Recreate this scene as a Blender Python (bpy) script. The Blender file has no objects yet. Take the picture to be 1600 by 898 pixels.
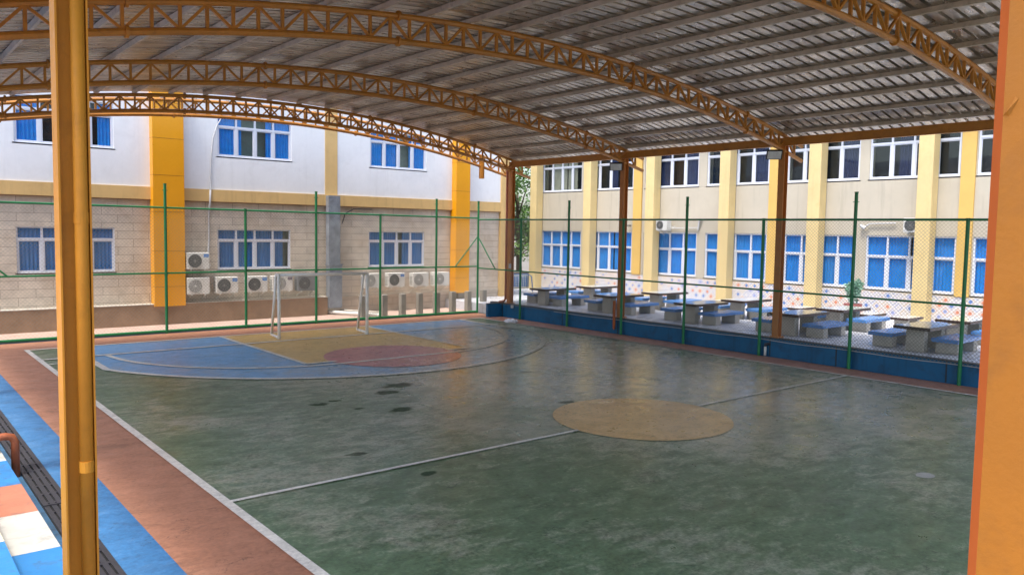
import bpy, bmesh, math, random
from mathutils import Vector, Matrix
random.seed(7)
S = bpy.context.scene
C = S.collection
PI = math.pi

# ---------------------------------------------------------------- camera
cam_d = bpy.data.cameras.new('camera'); cam = bpy.data.objects.new('camera', cam_d); C.objects.link(cam)
yaw, pitch, roll = 0.69014, 0.07146, 0.01653
fw = Vector((math.sin(yaw)*math.cos(pitch), math.cos(yaw)*math.cos(pitch), -math.sin(pitch)))
rt = Vector((math.cos(yaw), -math.sin(yaw), 0)); up = rt.cross(fw)
r2 = rt*math.cos(roll) + up*math.sin(roll); u2 = -rt*math.sin(roll) + up*math.cos(roll)
m = Matrix((r2, u2, -fw)).transposed().to_4x4(); m.translation = Vector((-11.573, -10.525, 3.733))
cam.matrix_world = m
cam_d.lens = 27.976; cam_d.sensor_width = 36; cam_d.clip_end = 900; cam_d.clip_start = 0.05
S.camera = cam

# ---------------------------------------------------------------- light
SUN_EL, SUN_AZ = 70, 255           # azimuth: compass style, 0 = +Y, 90 = +X
w = bpy.data.worlds.new('World'); S.world = w; w.use_nodes = True
nt = w.node_tree; bg = nt.nodes['Background']
sky = nt.nodes.new('ShaderNodeTexSky'); sky.sky_type = 'NISHITA'; sky.sun_disc = False
sky.sun_elevation = math.radians(SUN_EL); sky.sun_rotation = math.radians(SUN_AZ)
sky.air_density = 1.0; sky.dust_density = 3.5; sky.ozone_density = 0.6
nt.links.new(sky.outputs[0], bg.inputs[0]); bg.inputs[1].default_value = 0.15
sd = bpy.data.lights.new('sun', 'SUN'); sun = bpy.data.objects.new('sun', sd); C.objects.link(sun)
sd.energy = 1.5; sd.angle = math.radians(9); sd.color = (1.0, .95, .87)
el, az = math.radians(SUN_EL), math.radians(SUN_AZ)
sv = Vector((math.sin(az)*math.cos(el), math.cos(az)*math.cos(el), math.sin(el)))
sun.rotation_euler = sv.to_track_quat('Z', 'Y').to_euler()
S.view_settings.view_transform = 'Standard'; S.view_settings.look = 'None'
S.view_settings.exposure = 1.58; S.view_settings.gamma = 1; S.view_settings.use_curve_mapping = False
S.render.engine = 'CYCLES'
S.cycles.max_bounces = 8; S.cycles.diffuse_bounces = 4; S.cycles.transparent_max_bounces = 16
S.cycles.sample_clamp_indirect = 6

# ---------------------------------------------------------------- helpers
class MB:
    def __init__(s): s.v = []; s.f = []; s.mi = []; s.cur = 0
    def add(s, vs, fs):
        o = len(s.v); s.v += [tuple(v) for v in vs]; s.f += [tuple(i+o for i in f) for f in fs]; s.mi += [s.cur]*len(fs)
        return s
    def box(s, x0, x1, y0, y1, z0, z1):
        vs = [(x0,y0,z0),(x1,y0,z0),(x1,y1,z0),(x0,y1,z0),(x0,y0,z1),(x1,y0,z1),(x1,y1,z1),(x0,y1,z1)]
        return s.add(vs, [(0,3,2,1),(4,5,6,7),(0,1,5,4),(1,2,6,5),(2,3,7,6),(3,0,4,7)])
    def bevbox(s, x0, x1, y0, y1, z0, z1, b=.01):
        bm = bmesh.new(); bmesh.ops.create_cube(bm, size=1)
        for v in bm.verts:
            v.co = Vector(((x0+x1)/2+v.co.x*(x1-x0), (y0+y1)/2+v.co.y*(y1-y0), (z0+z1)/2+v.co.z*(z1-z0)))
        bmesh.ops.bevel(bm, geom=bm.edges[:], offset=b, segments=2, affect='EDGES', profile=.5)
        bm.verts.ensure_lookup_table()
        s.add([v.co[:] for v in bm.verts], [[v.index for v in f.verts] for f in bm.faces]); bm.free(); return s
    def frame(s, a, b, ref=None):
        a = Vector(a); b = Vector(b); d = (b-a).normalized()
        ref = Vector(ref) if ref else (Vector((0,0,1)) if abs(d.z) < .95 else Vector((1,0,0)))
        x = d.cross(ref).normalized(); y = x.cross(d).normalized(); return a, b, x, y
    def bar(s, a, b, w, h, ref=None):
        a, b, x, y = s.frame(a, b, ref); vs = []
        for p in (a, b):
            for i, j in ((-1,-1),(1,-1),(1,1),(-1,1)): vs.append(p + x*(w/2*i) + y*(h/2*j))
        return s.add(vs, [(0,1,2,3),(7,6,5,4),(0,4,5,1),(1,5,6,2),(2,6,7,3),(3,7,4,0)])
    def tube(s, pts, r, n=8, caps=True):
        pts = [Vector(p) for p in pts]; vs = []; N = len(pts); px = None
        for k, p in enumerate(pts):
            d = (pts[min(k+1,N-1)]-pts[max(k-1,0)]).normalized()
            if px is None:
                ref = Vector((0,0,1)) if abs(d.z) < .9 else Vector((1,0,0)); x = d.cross(ref).normalized()
            else: x = (px - d*px.dot(d)).normalized()
            px = x; y = x.cross(d); rr = r[k] if isinstance(r, (list,tuple)) else r
            for i in range(n):
                t = 2*PI*i/n; vs.append(p + (x*math.cos(t)+y*math.sin(t))*rr)
        fs = [(k*n+i, k*n+(i+1)%n, (k+1)*n+(i+1)%n, (k+1)*n+i) for k in range(N-1) for i in range(n)]
        if caps: fs += [tuple(range(n))[::-1], tuple((N-1)*n+i for i in range(n))]
        return s.add(vs, fs)
    def poly(s, pts, z=None):
        vs = [(p[0], p[1], z if z is not None else p[2]) for p in pts]
        return s.add(vs, [tuple(range(len(vs)))])
    def build(s, name, mat, parent=None, smooth=False):
        me = bpy.data.meshes.new(name); me.from_pydata([tuple(v) for v in s.v], [], s.f)
        for mm in (mat if isinstance(mat, list) else [mat]): me.materials.append(mm)
        if isinstance(mat, list): me.polygons.foreach_set('material_index', s.mi)
        if smooth: me.polygons.foreach_set('use_smooth', [True]*len(me.polygons))
        me.update()
        o = bpy.data.objects.new(name, me); C.objects.link(o)
        if parent: o.parent = parent
        return o
def tag(o, label=None, cat=None, group=None, kind=None):
    if label: o['label'] = label
    if cat: o['category'] = cat
    if group: o['group'] = group
    if kind: o['kind'] = kind
    return o
def thing(name, label, cat, loc=(0,0,0), rz=0, group=None):
    o = bpy.data.objects.new(name, None); o.empty_display_size = .2; C.objects.link(o)
    o.location = loc; o.rotation_euler = (0,0,rz); return tag(o, label, cat, group)
def struct(o): o['kind'] = 'structure'; return o
def kids(o): return [c for c in bpy.data.objects if c.parent == o]
def dup(o, parent=None):
    c = o.copy(); C.objects.link(c)
    if parent: c.parent = parent
    for k in kids(o): dup(k, c)
    return c

# ---------------------------------------------------------------- materials
def newmat(name):
    mt = bpy.data.materials.new(name); mt.use_nodes = True; n = mt.node_tree
    return mt, n, n.nodes['Principled BSDF']
def N(n, t, **k):
    x = n.nodes.new(t)
    for a, b in k.items():
        if a == 'ins':
            for i, v in b.items():
                if hasattr(v, 'links') or hasattr(v, 'is_linked'): n.links.new(v, x.inputs[i])
                else: x.inputs[i].default_value = v
        else: setattr(x, a, b)
    return x
def mathn(n, op, a, b=0.0, c=None, clamp=False):
    x = N(n, 'ShaderNodeMath', operation=op, use_clamp=clamp)
    for i, v in enumerate((a, b) if c is None else (a, b, c)):
        if isinstance(v, (int, float)): x.inputs[i].default_value = v
        else: n.links.new(v, x.inputs[i])
    return x.outputs[0]
def noise(n, scale, detail=4, rough=.55, vec=None, dist=0):
    x = N(n, 'ShaderNodeTexNoise'); x.inputs['Scale'].default_value = scale; x.inputs['Detail'].default_value = detail
    x.inputs['Roughness'].default_value = rough; x.inputs['Distortion'].default_value = dist
    if vec is not None: n.links.new(vec, x.inputs['Vector'])
    return x.outputs['Fac']
def ramp(n, fac, lo, hi, a=0.0, b=1.0):
    x = N(n, 'ShaderNodeMapRange'); x.clamp = True
    for i, v in enumerate((fac, lo, hi, a, b)):
        if isinstance(v, (int, float)): x.inputs[i].default_value = v
        else: n.links.new(v, x.inputs[i])
    return x.outputs[0]
def mixc(n, fac, a, b, mode='MIX'):
    x = N(n, 'ShaderNodeMix', data_type='RGBA', blend_type=mode)
    for i, v in ((0, fac), (6, a), (7, b)):
        if isinstance(v, (int, float)): x.inputs[i].default_value = v
        elif isinstance(v, tuple): x.inputs[i].default_value = (*v, 1) if len(v) == 3 else v
        else: n.links.new(v, x.inputs[i])
    return x.outputs[2]
def pos(n): return N(n, 'ShaderNodeNewGeometry').outputs['Position']
def bump(n, bs, h, strength=.2, dist=.02):
    b = N(n, 'ShaderNodeBump'); b.inputs['Strength'].default_value = strength; b.inputs['Distance'].default_value = dist
    n.links.new(h, b.inputs['Height']); n.links.new(b.outputs[0], bs.inputs['Normal'])
def basic(name, col, rough=.5, metal=0, var=.12, scale=3, dirt=None, dirt_amt=.5, bumps=0, bscale=40, spec=.5, coat=0, objc=False, streak=0):
    return basic_(name, col, rough, metal, var, scale, dirt, dirt_amt, bumps, bscale, spec, coat, objc, streak)
def basic_(name, col, rough=.5, metal=0, var=.12, scale=3, dirt=None, dirt_amt=.5, bumps=0, bscale=40, spec=.5, coat=0, objc=False, streak=0):
    mt, n, bs = newmat(name)
    P = N(n, 'ShaderNodeTexCoord').outputs['Object'] if objc else pos(n)
    a = noise(n, scale, 6, .6, P); b = noise(n, scale*7, 4, .6, P)
    v = mathn(n, 'ADD', mathn(n, 'MULTIPLY', a, .7), mathn(n, 'MULTIPLY', b, .3))
    dk = tuple(max(0, c*(1-var*2)) for c in col); lt = tuple(min(1, c*(1+var*1.2)) for c in col)
    c = mixc(n, ramp(n, v, .3, .7), dk, lt)
    if dirt:
        dm = ramp(n, noise(n, scale*1.7, 8, .65, P, .6), .52, .72, 0, dirt_amt)
        c = mixc(n, dm, c, dirt)
    if streak:
        sp = N(n, 'ShaderNodeMapping'); n.links.new(P, sp.inputs[0]); sp.inputs['Scale'].default_value = (2.2, 2.2, .16)
        st = ramp(n, noise(n, 1.6, 8, .7, sp.outputs[0], .3), .53, .72, 0, streak)
        c = mixc(n, st, c, tuple(x*.45 for x in col))
    n.links.new(c, bs.inputs['Base Color'])
    n.links.new(ramp(n, b, .3, .7, max(.03, rough-.08), min(1, rough+.1)), bs.inputs['Roughness'])
    bs.inputs['Metallic'].default_value = metal; bs.inputs['Specular IOR Level'].default_value = spec
    if coat: bs.inputs['Coat Weight'].default_value = coat; bs.inputs['Coat Roughness'].default_value = .2
    if bumps: bump(n, bs, noise(n, bscale, 5, .6, P), bumps, .01)
    return mt

PUDDLES = [(-1.68,5.66,.42,.26),(-2.3,5.12,.3,.18),(-2.96,3.45,.26,.17),(-4.12,4.84,.2,.14),(-3.7,4.98,.14,.1),(-3.62,4.0,.13,.08),
           (.62,4.58,.17,.08),(-5.3,1.05,.16,.1),(-1.3,5.35,.1,.06),(2.0,5.3,.2,.05),(.35,1.95,.22,.1),(-4.9,-.5,.14,.08)]
def court_mat(name, col, puddles=False, wear=1.0, worn=(.47,.45,.35), rough=.33, fade=None):
    mt, n, bs = newmat(name); P = pos(n); k_ = 1.0 if puddles else .6
    # worn patch mask: centre right part of the court is scuffed bare
    sep = N(n, 'ShaderNodeSeparateXYZ', ins={0: P}); X, Y = sep.outputs[0], sep.outputs[1]
    dx = mathn(n, 'DIVIDE', mathn(n, 'SUBTRACT', X, 4.2), 6.2); dy = mathn(n, 'DIVIDE', mathn(n, 'SUBTRACT', Y, 5.5), 9.0)
    dd = mathn(n, 'SQRT', mathn(n, 'ADD', mathn(n, 'MULTIPLY', dx, dx), mathn(n, 'MULTIPLY', dy, dy)))
    zone = ramp(n, dd, .45, 1.35, 1, 0)
    n1 = noise(n, .35, 7, .62, P, .4); n2 = noise(n, 2.4, 9, .68, P, .7); n3 = noise(n, 16, 6, .7, P)
    mp = N(n, 'ShaderNodeMapping'); n.links.new(P, mp.inputs[0]); mp.inputs['Scale'].default_value = (.9, 1.7, 1); mp.inputs['Rotation'].default_value = (0,0,.6)
    n4 = noise(n, 2.2, 8, .7, mp.outputs[0], .5)
    mixn = mathn(n, 'ADD', mathn(n, 'MULTIPLY', n1, .4), mathn(n, 'ADD', mathn(n, 'MULTIPLY', n2, .3), mathn(n, 'MULTIPLY', n4, .3)))
    base = mathn(n, 'ADD', mixn, mathn(n, 'MULTIPLY', zone, .13*wear))
    wm = mathn(n, 'MULTIPLY', ramp(n, mathn(n, 'ADD', base, mathn(n, 'MULTIPLY', mathn(n, 'SUBTRACT', n3, .5), .16)), .49, .63), .85*wear, clamp=True)
    dk = tuple(c*(1-.5*k_) for c in col); lt = tuple(c*(1+.25*k_) for c in col)
    c = mixc(n, ramp(n, mathn(n, 'ADD', mathn(n, 'MULTIPLY', n4, .5), mathn(n, 'MULTIPLY', n3, .5)), .38, .62), dk, lt)
    c = mixc(n, wm, c, mixc(n, ramp(n, n3, .3, .7), tuple(x*.7 for x in worn), worn))
    if fade:   # paint worn off towards the right end of the arc
        fm = mathn(n, 'MULTIPLY', ramp(n, mathn(n, 'ADD', X, mathn(n, 'MULTIPLY', mathn(n, 'SUBTRACT', n2, .5), 7)), 1.5, 7.5), mathn(n, 'MULTIPLY', mathn(n, 'MULTIPLY', ramp(n, Y, 15.5, 12.5), ramp(n, Y, 4.0, 5.5)), fade[1]))
        c = mixc(n, fm, c, fade[0])
    # thin scratches and hairline cracks
    rd = mathn(n, 'ABSOLUTE', mathn(n, 'SUBTRACT', noise(n, 1.7, 5, .6, mp.outputs[0], 1.2), .5))
    gate = mathn(n, 'MULTIPLY', ramp(n, rd, .0, .010, 1, 0), ramp(n, mathn(n, 'ADD', n2, mathn(n, 'MULTIPLY', zone, .12)), .5, .6))
    c = mixc(n, mathn(n, 'MULTIPLY', gate, .75), c, (.03, .032, .025))
    rd2 = mathn(n, 'ABSOLUTE', mathn(n, 'SUBTRACT', noise(n, 4.3, 4, .6, P, 2.0), .5))
    gate2 = mathn(n, 'MULTIPLY', ramp(n, rd2, .0, .012, 1, 0), ramp(n, mathn(n, 'ADD', n4, mathn(n, 'MULTIPLY', zone, .1)), .52, .62))
    c = mixc(n, mathn(n, 'MULTIPLY', gate2, .5), c, tuple(x*1.25 for x in worn))
    # dark grime streaks
    gm = ramp(n, noise(n, .9, 10, .72, mp.outputs[0], 1.3), .57, .72, 0, .45)
    c = mixc(n, gm, c, (.035, .036, .03))
    fine = ramp(n, noise(n, 5.5, 8, .75, P, 1.4), .6, .68, 0, .5)
    c = mixc(n, mathn(n, 'MULTIPLY', fine, zone), c, (.03, .03, .025))
    rg = mathn(n, 'ADD', ramp(n, n2, .3, .7, rough-.12, rough+.13), mathn(n, 'MULTIPLY', n3, .1))
    rg = mathn(n, 'SUBTRACT', rg, mathn(n, 'MULTIPLY', mathn(n, 'ADD', mathn(n, 'MULTIPLY', zone, .5), mathn(n, 'MULTIPLY', wm, .6)), .16))
    if puddles:
        wob = N(n, 'ShaderNodeTexNoise'); wob.inputs['Scale'].default_value = 3.5; n.links.new(P, wob.inputs['Vector'])
        wv = N(n, 'ShaderNodeVectorMath', operation='MULTIPLY_ADD'); n.links.new(wob.outputs['Color'], wv.inputs[0])
        wv.inputs[1].default_value = (.34, .34, 0); n.links.new(P, wv.inputs[2])
        acc = None
        for (x, y, a, b) in PUDDLES:
            s1 = N(n, 'ShaderNodeVectorMath', operation='SUBTRACT'); n.links.new(wv.outputs[0], s1.inputs[0]); s1.inputs[1].default_value = (x+.17, y+.17, 0)
            s2 = N(n, 'ShaderNodeVectorMath', operation='MULTIPLY'); n.links.new(s1.outputs[0], s2.inputs[0]); s2.inputs[1].default_value = (1/a, 1/b, 0)
            s3 = N(n, 'ShaderNodeVectorMath', operation='LENGTH'); n.links.new(s2.outputs[0], s3.inputs[0])
            acc = s3.outputs['Value'] if acc is None else mathn(n, 'MINIMUM', acc, s3.outputs['Value'])
        pm = ramp(n, acc, .72, 1.15, 1, 0)
        c = mixc(n, mathn(n, 'MULTIPLY', mathn(n, 'MULTIPLY', pm, ramp(n, n2, .3, .6, .5, 1)), .66), c, (.03, .034, .028))
        rg = mathn(n, 'ADD', rg, mathn(n, 'MULTIPLY', pm, .35))
        n.links.new(ramp(n, pm, 0, 1, .5, .08), bs.inputs['Specular IOR Level'])
    n.links.new(c, bs.inputs['Base Color']); n.links.new(rg, bs.inputs['Roughness'])
    bump(n, bs, mathn(n, 'ADD', mathn(n, 'MULTIPLY', n2, .6), mathn(n, 'MULTIPLY', n3, .4)), .32, .015)
    return mt

M = {}
M['green'] = court_mat('court_green_paint', (.115,.20,.105), True)
M['clay'] = court_mat('terracotta_paint', (.44,.205,.125), wear=.35, worn=(.3,.19,.14), rough=.5)
M['bluefloor'] = court_mat('blue_court_paint', (.15,.44,.76), wear=.95, worn=(.38,.40,.40), fade=((.17,.225,.18), .95))
M['bluestrip'] = court_mat('blue_strip_paint', (.045,.18,.4), wear=.25, worn=(.2,.25,.3), rough=.5)
M['key'] = court_mat('ochre_key_paint', (.78,.50,.15), wear=.35, worn=(.3,.25,.15))
M['ochre'] = court_mat('ochre_circle_paint', (.75,.47,.18), wear=.35, worn=(.36,.28,.18))
M['red'] = court_mat('red_circle_paint', (.62,.20,.22), wear=.5, worn=(.45,.17,.09))
M['line'] = court_mat('white_line_paint', (.82,.80,.72), wear=.12, worn=(.6,.55,.46), rough=.34, fade=((.17,.20,.145), .95))
M['orange_steel'] = basic('orange_steel', (.50,.205,.028), .42, 0, .1, 2, (.16,.06,.02), .5, spec=.45)
M['orange_col'] = basic('orange_column_paint', (.55,.21,.05), .4, 0, .06, 2, (.3,.12,.02), .35, spec=.45)
M['orange_near'] = basic('near_orange_column_paint', (.56,.25,.028), .55, 0, .05, 2.5, (.28,.12,.02), .3, .1, 60, spec=.25)
M['orange_pillar'] = basic('orange_pillar_paint', (.43,.15,.005), .6, 0, .05, 2.5, (.24,.09,.01), .5, .15, 60)
M['orange_edge'] = basic('pillar_edge_lit', (.56,.125,.014), .6, 0, .05, 3)  # redder tone paints the different light on the pillar's chamfer
M['purlin'] = basic('dull_galvanised_steel', (.56,.47,.37), .5, 0, .12, 2, (.12,.09,.07), .5)
M['greenpipe'] = basic('green_fence_paint', (.01,.19,.065), .4, 0, .1, 3, (.01,.04,.02), .4)
M['mesh'] = basic('pvc_wire', (.21,.215,.18), .5, .2, .1, 1)
M['bluewall'] = basic('blue_wall_paint', (.003,.115,.26), .55, 0, .12, 1.2, (.01,.03,.06), .6, .1, 30, streak=.8)
M['wallrim'] = basic('dark_wall_coping', (.02,.035,.05), .5, 0, .2, 2)
M['white_wall'] = basic('white_render', (.74,.755,.765), .8, 0, .035, .8, (.5,.5,.5), .2, .12, 45, streak=.12)
M['cream'] = basic('cream_render', (.47,.425,.335), .8, 0, .04, .7, (.42,.36,.28), .3, .1, 45, streak=.35)
M['tan'] = basic('tan_band_paint', (.62,.42,.17), .75, 0, .05, 1, (.4,.25,.1), .3, .1, 45, streak=.4)
M['pillar'] = basic('pale_yellow_paint', (.64,.50,.24), .75, 0, .06, 1.2, (.6,.42,.16), .35, .35, 14, streak=.25)
M['gold'] = basic('gold_paint', (.62,.40,.11), .7, 0, .05, 1)
M['acp'] = basic('orange_yellow_cladding', (.72,.31,.003), .35, 0, .03, 1.5)
M['seam'] = basic('cladding_seam', (.25,.1,.01), .6)
M['frame'] = basic('white_window_frame', (.62,.65,.72), .4, 0, .03, 2)
M['white_metal'] = basic('white_casing_metal', (.66,.66,.62), .45, 0, .05, 3, (.35,.32,.27), .3)
M['grey_metal'] = basic('dark_grille_plastic', (.045,.05,.055), .5, 0, .1, 3)
M['grille_light'] = basic('grey_grille_plastic', (.22,.22,.21), .5, 0, .1, 3)
M['casing_dark'] = basic('grey_ac_casing', (.2,.21,.22), .5, 0, .1, 3)
M['sticker'] = basic('blue_sticker', (.02,.2,.6), .4)
M['sticker_dark'] = basic('dark_sticker', (.08,.05,.1), .4)
M['galv'] = basic('galvanised_sheet', (.30,.34,.40), .45, .45, .22, 2.2, (.14,.15,.17), .6)
M['concrete'] = basic('grey_concrete', (.27,.25,.215), .85, 0, .14, 2.5, (.16,.14,.12), .4, .3, 30)
M['concrete_lt'] = basic('pale_concrete', (.52,.485,.42), .85, 0, .12, 2.5, (.26,.22,.19), .4, .25, 30)
M['tabletop'] = basic('glossy_grey_table_tile', (.58,.59,.57), .12, 0, .1, 5)
M['tablerim'] = basic('dark_brown_table_rim', (.06,.035,.03), .3, 0, .1, 4)
M['benchtop'] = basic('blue_bench_tile', (.10,.27,.62), .22, 0, .15, 6)
M['white_paint'] = basic('white_goal_paint', (.92,.9,.84), .4, 0, .05, 3, (.35,.3,.25), .35)
M['pave'] = basic('pink_paving', (.46,.33,.27), .9, 0, .1, 1.4, (.3,.22,.18), .4, .2, 20)
M['ground'] = basic('dry_ground', (.22,.2,.17), .95, 0, .15, .3)
M['kerb'] = basic('pale_blue_kerb', (.18,.28,.38), .7, 0, .15, 2, (.03,.05,.07), .6)
M['kerb_pale'] = basic('bare_concrete', (.5,.48,.42), .7, 0, .1, 8)
M['drain_ch'] = basic('drain_concrete', (.04,.12,.23), .7, 0, .2, 2, (.02,.02,.02), .6)
M['grate'] = basic('dark_grate_iron', (.045,.045,.055), .5, .3, .1, 5)
M['black'] = basic('black_gap', (.008,.008,.008), .9)
M['pipe_or'] = basic('orange_brown_pipe', (.42,.12,.05), .5, 0, .12, 5, (.12,.06,.03), .5)
M['pvc'] = basic('white_pvc', (.7,.69,.65), .4, 0, .05, 4)
M['conduit'] = basic('grey_white_conduit', (.52,.53,.54), .5, 0, .05, 3)
M['wood'] = basic('orange_painted_plank', (.40,.10,.02), .6, 0, .12, 4)
M['black_plastic'] = basic('black_lamp_housing', (.015,.015,.017), .4)
M['lens'] = basic('grey_lamp_glass', (.7,.73,.72), .15)
M['bark'] = basic('bark', (.12,.085,.06), .9, 0, .2, 4, bumps=.4, bscale=12)
M['leaf_a'] = basic('leaf_mid_green', (.085,.20,.035), .55, 0, .25, .8)
M['leaf_b'] = basic('leaf_light_green', (.16,.31,.06), .5, 0, .2, .8)
M['leaf_c'] = basic('leaf_pale_blue_green', (.28,.5,.38), .5, 0, .2, 2)
M['pot'] = basic('pinkish_red_pot', (.42,.13,.12), .6, 0, .1, 3)
M['soil'] = basic('dark_soil', (.03,.02,.015), .9)
M['curtain'] = basic('blue_curtain', (.03,.32,.88), .85, 0, .1, 4)
M['curtain_low'] = basic('shaded_blue_curtain', (.006,.20,.60), .85, 0, .12, 4)  # darker copy of the curtain blue, shade put into the colour
M['curtain_refl'] = basic('reflection_curtain', (.02,.03,.1), .85, 0, .2, 4)  # navy folds stand in for reflections in the upper right panes
M['curtain_cr'] = basic('cream_curtain', (.42,.38,.3), .85, 0, .12, 3)
M['room_dk'] = basic('dark_room', (.03,.035,.045), .9)
M['room_gr'] = basic('greygreen_room', (.26,.31,.28), .9)
M['room_pale'] = basic('pale_room', (.55,.56,.46), .9)
M['blue_rail'] = basic('blue_rail_paint', (.05,.16,.4), .4)
M['paper'] = basic('white_plastic_bag', (.75,.75,.78), .5)

def mk_glass():
    mt = bpy.data.materials.new('window_glass'); mt.use_nodes = True; n = mt.node_tree; n.nodes.remove(n.nodes['Principled BSDF'])
    t = N(n, 'ShaderNodeBsdfTransparent'); t.inputs[0].default_value = (.86,.9,.9,1)
    g = N(n, 'ShaderNodeBsdfGlossy'); g.inputs['Roughness'].default_value = .02
    lw_ = N(n, 'ShaderNodeLayerWeight'); lw_.inputs[0].default_value = .5
    f = mathn(n, 'ADD', mathn(n, 'MULTIPLY', mathn(n, 'POWER', lw_.outputs['Facing'], 5.0), .4), .03)
    mx = N(n, 'ShaderNodeMixShader'); n.links.new(f, mx.inputs[0]); n.links.new(t.outputs[0], mx.inputs[1]); n.links.new(g.outputs[0], mx.inputs[2])
    n.links.new(mx.outputs[0], n.nodes['Material Output'].inputs[0]); return mt
M['glass'] = mk_glass()

def mk_roof():
    mt, n, bs = newmat('galvalume_sheet'); P = pos(n)
    mp = N(n, 'ShaderNodeMapping'); n.links.new(P, mp.inputs[0]); mp.inputs['Scale'].default_value = (.6, 3.2, .6)
    a = noise(n, 1.1, 7, .65, mp.outputs[0], .8); b = noise(n, 7, 5, .6, P)
    c = mixc(n, ramp(n, a, .32, .68), (.25,.215,.175), (.62,.555,.47))
    c = mixc(n, ramp(n, noise(n, .5, 6, .7, P), .48, .68, 0, .6), c, (.26,.21,.165))
    n.links.new(c, bs.inputs['Base Color']); bs.inputs['Metallic'].default_value = .8
    n.links.new(ramp(n, b, .3, .7, .24, .42), bs.inputs['Roughness'])
    mp2 = N(n, 'ShaderNodeMapping'); n.links.new(P, mp2.inputs[0]); mp2.inputs['Scale'].default_value = (.9, 3.6, .9)
    bump(n, bs, noise(n, 1.6, 3, .5, mp2.outputs[0]), .6, .06); return mt
M['roof'] = mk_roof()

def mk_stone():
    mt, n, bs = newmat('beige_stone_cladding'); P = pos(n)
    mp = N(n, 'ShaderNodeMapping'); n.links.new(P, mp.inputs[0]); mp.inputs['Rotation'].default_value = (-PI/2, 0, 0)
    br = N(n, 'ShaderNodeTexBrick'); n.links.new(mp.outputs[0], br.inputs['Vector'])
    br.inputs['Scale'].default_value = 1; br.inputs['Mortar Size'].default_value = .009; br.inputs['Mortar Smooth'].default_value = .3
    br.inputs['Brick Width'].default_value = 1.05; br.inputs['Row Height'].default_value = .29; br.inputs['Bias'].default_value = -.3
    br.inputs['Color1'].default_value = (.62,.545,.45,1); br.inputs['Color2'].default_value = (.54,.47,.385,1); br.inputs['Mortar'].default_value = (.27,.23,.19,1)
    v = ramp(n, noise(n, 2.5, 8, .65, P), .3, .7, .8, 1.12)
    c = N(n, 'ShaderNodeVectorMath', operation='SCALE'); n.links.new(br.outputs['Color'], c.inputs[0]); n.links.new(v, c.inputs['Scale'])
    c2 = mixc(n, ramp(n, noise(n, .7, 6, .6, P), .5, .75, 0, .5), c.outputs[0], (.36,.24,.14))
    n.links.new(c2, bs.inputs['Base Color']); bs.inputs['Roughness'].default_value = .8
    bump(n, bs, br.outputs['Fac'], -.3, .01); return mt
M['stone'] = mk_stone()
M['skirt'] = basic('brown_stone_skirting', (.30,.195,.12), .8, 0, .15, 1.5, (.2,.12,.07), .5, .2, 20)

def mk_mosaic():
    mt, n, bs = newmat('patterned_wall_tile'); P = pos(n)
    mp = N(n, 'ShaderNodeMapping'); n.links.new(P, mp.inputs[0]); mp.vector_type = 'POINT'
    sep = N(n, 'ShaderNodeSeparateXYZ', ins={0: P}); y, z = sep.outputs[1], sep.outputs[2]
    s = 1/.26
    def cells(sc, off):
        a = mathn(n, 'MULTIPLY', mathn(n, 'ADD', y, z), sc); b = mathn(n, 'MULTIPLY', mathn(n, 'SUBTRACT', y, z), sc)
        cb = N(n, 'ShaderNodeCombineXYZ'); n.links.new(mathn(n, 'FLOOR', a), cb.inputs[0]); n.links.new(mathn(n, 'FLOOR', b), cb.inputs[1]); cb.inputs[2].default_value = off
        wn = N(n, 'ShaderNodeTexWhiteNoise', noise_dimensions='3D'); n.links.new(cb.outputs[0], wn.inputs['Vector'])
        return wn.outputs['Value'], a, b
    v1, a, b = cells(1/.42, 1.3)
    fa = mathn(n, 'ABSOLUTE', mathn(n, 'SUBTRACT', mathn(n, 'FRACT', a), .5)); fb = mathn(n, 'ABSOLUTE', mathn(n, 'SUBTRACT', mathn(n, 'FRACT', b), .5))
    mx = mathn(n, 'MAXIMUM', fa, fb)
    def pick(v, els):
        cr = N(n, 'ShaderNodeValToRGB'); cr.color_ramp.interpolation = 'CONSTANT'
        cr.color_ramp.elements[0].color = els[0][1]; cr.color_ramp.elements.remove(cr.color_ramp.elements[1])
        for p_, c_ in els[1:]:
            e = cr.color_ramp.elements.new(p_); e.color = c_
        n.links.new(v, cr.inputs[0]); return cr.outputs[0]
    W_ = (.60,.59,.58,1)
    inner = pick(v1, [(0,(.10,.2,.5,1)),(.25,W_),(.45,(.62,.22,.12,1)),(.62,W_),(.8,(.25,.3,.58,1))])
    outer = pick(mathn(n, 'FRACT', mathn(n, 'MULTIPLY', v1, 7.3)), [(0,(.2,.28,.58,1)),(.3,(.62,.3,.18,1)),(.6,(.4,.38,.58,1)),(.8,(.62,.42,.22,1))])
    m_in = ramp(n, mx, .19, .205, 1, 0); m_ring = mathn(n, 'MULTIPLY', ramp(n, mx, .29, .30), ramp(n, mx, .37, .38, 1, 0))
    c = mixc(n, m_in, W_[:3], inner); c = mixc(n, mathn(n, 'MULTIPLY', m_ring, .8), c, outer)
    ty = mathn(n, 'FRACT', mathn(n, 'MULTIPLY', y, 1/.297)); tz = mathn(n, 'FRACT', mathn(n, 'MULTIPLY', z, 1/.297))
    gl = mathn(n, 'MAXIMUM', ramp(n, ty, .0, .03, 1, 0), ramp(n, tz, .0, .03, 1, 0))
    c = mixc(n, mathn(n, 'MULTIPLY', gl, .5), c, (.5,.48,.46))
    n.links.new(c, bs.inputs['Base Color']); bs.inputs['Roughness'].default_value = .3; return mt
M['mosaic'] = mk_mosaic()
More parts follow.
